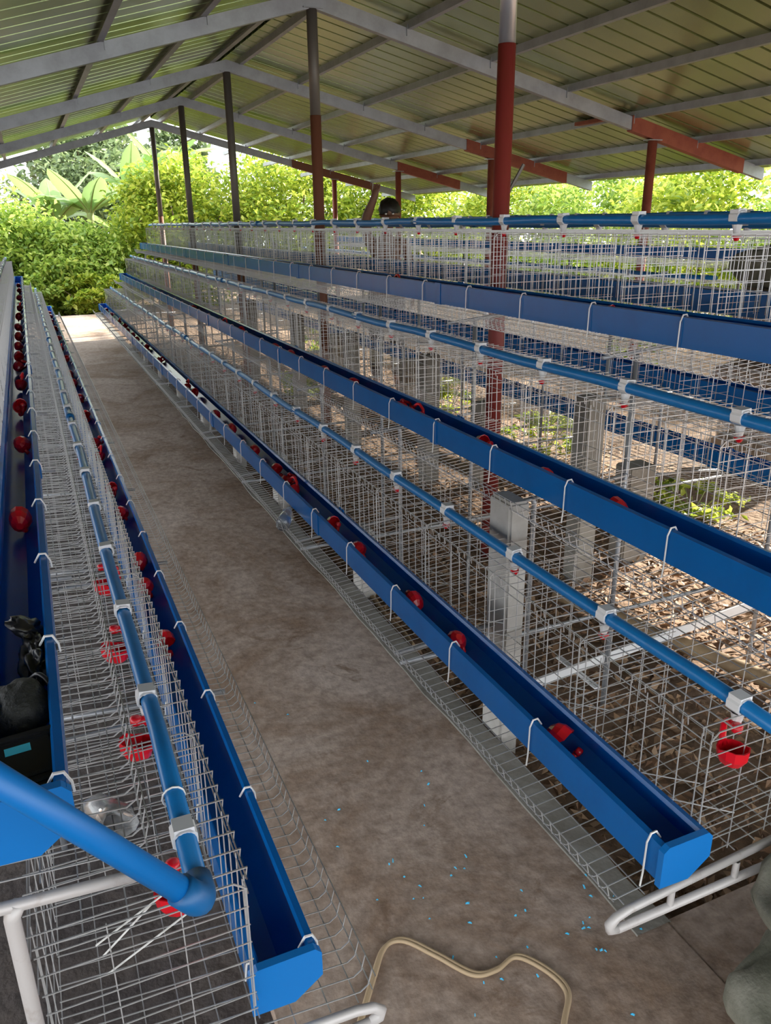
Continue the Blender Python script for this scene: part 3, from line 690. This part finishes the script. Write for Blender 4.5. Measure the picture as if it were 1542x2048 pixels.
bush('leafy_bush', 'broad bright bush behind the third ridge post', 'bush', (5.7, 18.0, E_+.0), (1.8, 1.3, 1.75), 22000, .062, M['leafB'], G1)
bush('leafy_bush', 'green bush behind the person at the far right gable', 'bush', (8.5, 17.5, E_-.1), (1.9, 1.4, 1.65), 19000, .062, M['leafB'], G1)
bush('leafy_bush', 'dark green bush behind the banana plants', 'bush', (2.2, 23.5, E_-.1), (2.6, 1.5, 1.8), 12000, .10, M['leafC'], G1)
for k, (x, y, rx, ry, rz, mt) in enumerate(((9.4, 4.2, 1.3, 1.5, 1.25, 'leafB'), (9.6, 6.9, 1.4, 1.7, 1.3, 'leafA'), (9.3, 9.6, 1.4, 1.7, 1.3, 'leafB'), (9.7, 12.4, 1.5, 1.8, 1.4, 'leafA'), (9.4, 15.0, 1.5, 1.6, 1.5, 'leafB'))):
    bush('hedge_bush', '%s bush along the open right side, %s' % ('yellow-green' if mt == 'leafB' else 'mid-green', ['nearest the camera', 'second from the camera', 'third from the camera', 'fourth from the camera', 'farthest back'][k]), 'bush', (x, y, 1.2), (rx, ry, rz), 15000, .058, M[mt], G2)
for k, (x, y, h) in enumerate(((3.47, 4.85, .30), (3.42, 3.3, .22), (2.45, 7.7, .25), (3.5, 10.4, .35), (3.45, 6.4, .3), (6.6, 7.6, .5), (6.8, 4.9, .5))):
    t = thing('weed_clump', ['bright green weed clump on the soil behind the tall pale post', 'small weed clump on the soil under the back of the right bank', 'weed clump at the foot of the third ridge post', 'weed clump in the far back aisle behind the person', 'leafy weed clump in the back aisle before the person', 'tall weeds outside the rear bank, farther clump', 'tall weeds outside the rear bank, nearer clump'][k], 'weeds', (x, y, -.08), 'weed clumps on the soil')
    leaf_cloud('weed_leaves', [(0, 0, h*.5, .28, .45, h*.6, 420)], .035, M['leafB'], t)
    m = MB()
    for q in range(7):
        a = q*.9; m.tube([(0, 0, 0), (math.cos(a)*.1, math.sin(a)*.18, h*.8)], .004, 4)
    obj('stems', m.mesh('stems', M['bananaS']), t)
# far trees
for k, (x, y, z, r, n) in enumerate(((2.3, 28, E_+1.5, (1.7, 1.6, 1.7), 6000), (4.9, 29, E_+1.4, (1.5, 1.5, 1.5), 5000))):
    bush('far_tree', ['dark hazy tree rising behind the banana plants', 'dark tree behind the far ridge posts'][k], 'tree', (x, y, z), r, n, .13, M['leafC'], 'trees behind the bananas')
# banana plants
def banana(x, y, h, n, seed, label):
    rnd = random.Random(seed); t = thing('banana_plant', label, 'banana plant', (x, y, -.08), 'banana plants beyond the gable')
    obj('stem', MB().tube([(0, 0, 0), (.03, .02, h*.5), (.05, 0, h)], [.13, .11, .07], 12).mesh('stem', M['bananaS'], True), t)
    for k in range(n):
        a = k*2*math.pi/n+rnd.uniform(-.3, .3); L_ = rnd.uniform(1.3, 1.8); droop = rnd.uniform(.2, 1.0); el = rnd.uniform(.7, 1.25)
        mid = []; p = Vector((.05, 0, h-.05)); ang = el
        for q in range(13):
            mid.append(p.copy()); p = p+Vector((math.cos(a)*math.cos(ang), math.sin(a)*math.cos(ang), math.sin(ang)))*(L_/12); ang -= droop*1.9/12
        sd_ = Vector((-math.sin(a), math.cos(a), 0)); vs = []
        for q, c in enumerate(mid):
            u = q/12; w = 0 if u < .12 else .25*math.sin(math.pi*min(1, (u-.12)/.88))**.55
            w = max(w, .015); sag = -.28*w
            vs += [c-sd_*w+Vector((0, 0, sag*(1+.3*(q % 2)))), c, c+sd_*w+Vector((0, 0, sag*(1+.3*((q+1) % 2))))]
        fs = [(q*3+j, q*3+j+1, (q+1)*3+j+1, (q+1)*3+j) for q in range(12) for j in (0, 1)]
        lf = obj('leaf', MB().add(vs, fs).mesh('leaf', M['banana'], True), t)
        obj('midrib', MB().tube([c+Vector((0, 0, -.006)) for c in mid], [.022-.0015*q for q in range(13)], 5).mesh('midrib', M['bananaS'], True), lf)
banana(1.45, 19.6, 1.95, 9, 1, 'banana plant left of the far gable peak, nearest of its clump')
banana(2.45, 20.3, 2.3, 8, 5, 'banana plant beside the last ridge post beyond the gable')
banana(.75, 20.2, 1.75, 8, 9, 'banana plant behind the light green end bush')
banana(3.4, 21.0, 2.7, 7, 13, 'tall banana plant behind the far ridge posts')

# ================================================================== PERSON
def person():
    base = Vector((3.32, 7.55, -.07)); k = 1.06
    right = Vector((.917, -.399, 0)); fwd = Vector((-.399, -.917, 0))      # faces the camera; "right" is picture right
    t = thing('person', 'shirtless person with dark hair reaching one arm up behind the right bank', 'person', base)
    def W(a, z, f=0): return right*a*k+fwd*f*k+Vector((0, 0, z*k))
    def skin(name, V, Ed, mt, root, sub=2):
        me = bpy.data.meshes.new(name); me.from_pydata([v[0] for v in V], Ed, []); me.materials.append(mt)
        o = obj(name, me, t); md = o.modifiers.new('skin', 'SKIN'); md.use_smooth_shade = True
        sl = me.skin_vertices[0].data
        for i, v in enumerate(V): sl[i].radius = (v[1], v[2] if len(v) > 2 else v[1]); sl[i].use_root = (i == root)
        ss = o.modifiers.new('sub', 'SUBSURF'); ss.levels = sub; ss.render_levels = sub
        return o
    V = []; Ed = []
    def add(p, r, par=None, r2=None):
        V.append((p, r, r2 or r)); i = len(V)-1
        if par is not None: Ed.append((par, i))
        return i
    pel = add(W(0, .96), .135, None, .10); wa = add(W(0, 1.10), .12, pel, .09); ch = add(W(0, 1.30, .02), .145, wa, .10); nk0 = add(W(.005, 1.44, .02), .075, ch)
    nk = add(W(.015, 1.52, .04), .050, nk0); hb = add(W(.03, 1.59, .07), .074, nk); hm = add(W(.035, 1.66, .075), .088, hb); ht = add(W(.03, 1.735, .06), .066, hm)
    add(W(.045, 1.60, .155), .014, hb); add(W(.125, 1.635, .06), .014, hm); add(W(-.06, 1.635, .06), .014, hm)
    # raised arm (picture left)
    sh = add(W(-.17, 1.42, .0), .062, ch); el = add(W(-.185, 1.60, .06), .054, sh); wr = add(W(-.105, 1.775, .10), .036, el); pa = add(W(-.088, 1.83, .10), .038, wr)
    def fingers(palm, o, d, n, bend):
        for q in range(4):
            p = o+n*(q-1.5)*.019; ln = [.030, .034, .032, .026][q]
            a = add(p+d*.035, .0095, palm); b = add(p+d*(.035+ln)+bend*.012, .009, a); add(p+d*(.035+ln*1.5)+bend*.035, .008, b)
        a = add(o-n*.035+d*.005, .011, palm); add(o-n*.052+d*.03+bend*.012, .0095, a)
    fingers(pa, W(-.088, 1.83, .10), Vector((0, 0, .9))+right*.2, right*.9+fwd*.2, fwd*1.0)
    # lowered arm
    sh2 = add(W(.175, 1.41, .02), .060, ch); el2 = add(W(.235, 1.15, .03), .044, sh2); wr2 = add(W(.235, .93, .14), .031, el2); pa2 = add(W(.235, .87, .17), .033, wr2)
    fingers(pa2, W(.235, .87, .17), Vector((0, 0, -.9))+fwd*.3, fwd*.8-right*.3, -right*1.0)
    for s in (-1, 1):
        hp = add(W(.085*s, .90), .098, pel); kn = add(W(.10*s, .50, .03), .066, hp); an = add(W(.105*s, .09), .042, kn); add(W(.115*s, .035, .06), .038, an); 
        f2 = len(V)-1; add(W(.125*s, .02, .16), .028, f2)
    skin('body', V, Ed, M['skin'], 0)
    V2 = []; E2 = []
    V.clear(); Ed.clear()
    p0 = add(W(0, 1.0), .150, None, .115); 
    for s in (-1, 1):
        hp = add(W(.088*s, .90), .112, p0); kn = add(W(.10*s, .50, .03), .083, hp); add(W(.105*s, .13), .068, kn)
    skin('trousers', V, Ed, M['cloth'], 0)
    # hair cap, eyes
    bm = bmesh.new(); bmesh.ops.create_uvsphere(bm, u_segments=20, v_segments=12, radius=1)
    for v in list(bm.verts):
        if v.co.z < -.35: bm.verts.remove(v)
    for v in bm.verts: v.co = Vector((v.co.x*.108, v.co.y*.118, v.co.z*.105))*(1+.05*math.sin(v.co.x*40+v.co.y*33))
    me = bpy.data.meshes.new('hair'); bm.to_mesh(me); bm.free(); me.materials.append(M['hair']); me.polygons.foreach_set('use_smooth', [True]*len(me.polygons))
    h = obj('hair', me, t, W(.035, 1.685, .035), (.45, .15, math.atan2(fwd.y, fwd.x)-math.pi/2+math.pi))
    for s in (-1, 1): obj('eye', blob((.012, .008, .008), 1, 0, 1, M['eye'], 'eye', 2), t, W(.035+.032*s, 1.645, .158))
    obj('mouth', MB().box(-.022, .022, -.004, .004, -.004, .004).mesh('mouth', M['shirt']), t, W(.038, 1.565, .135), (0, 0, -.41))
person()
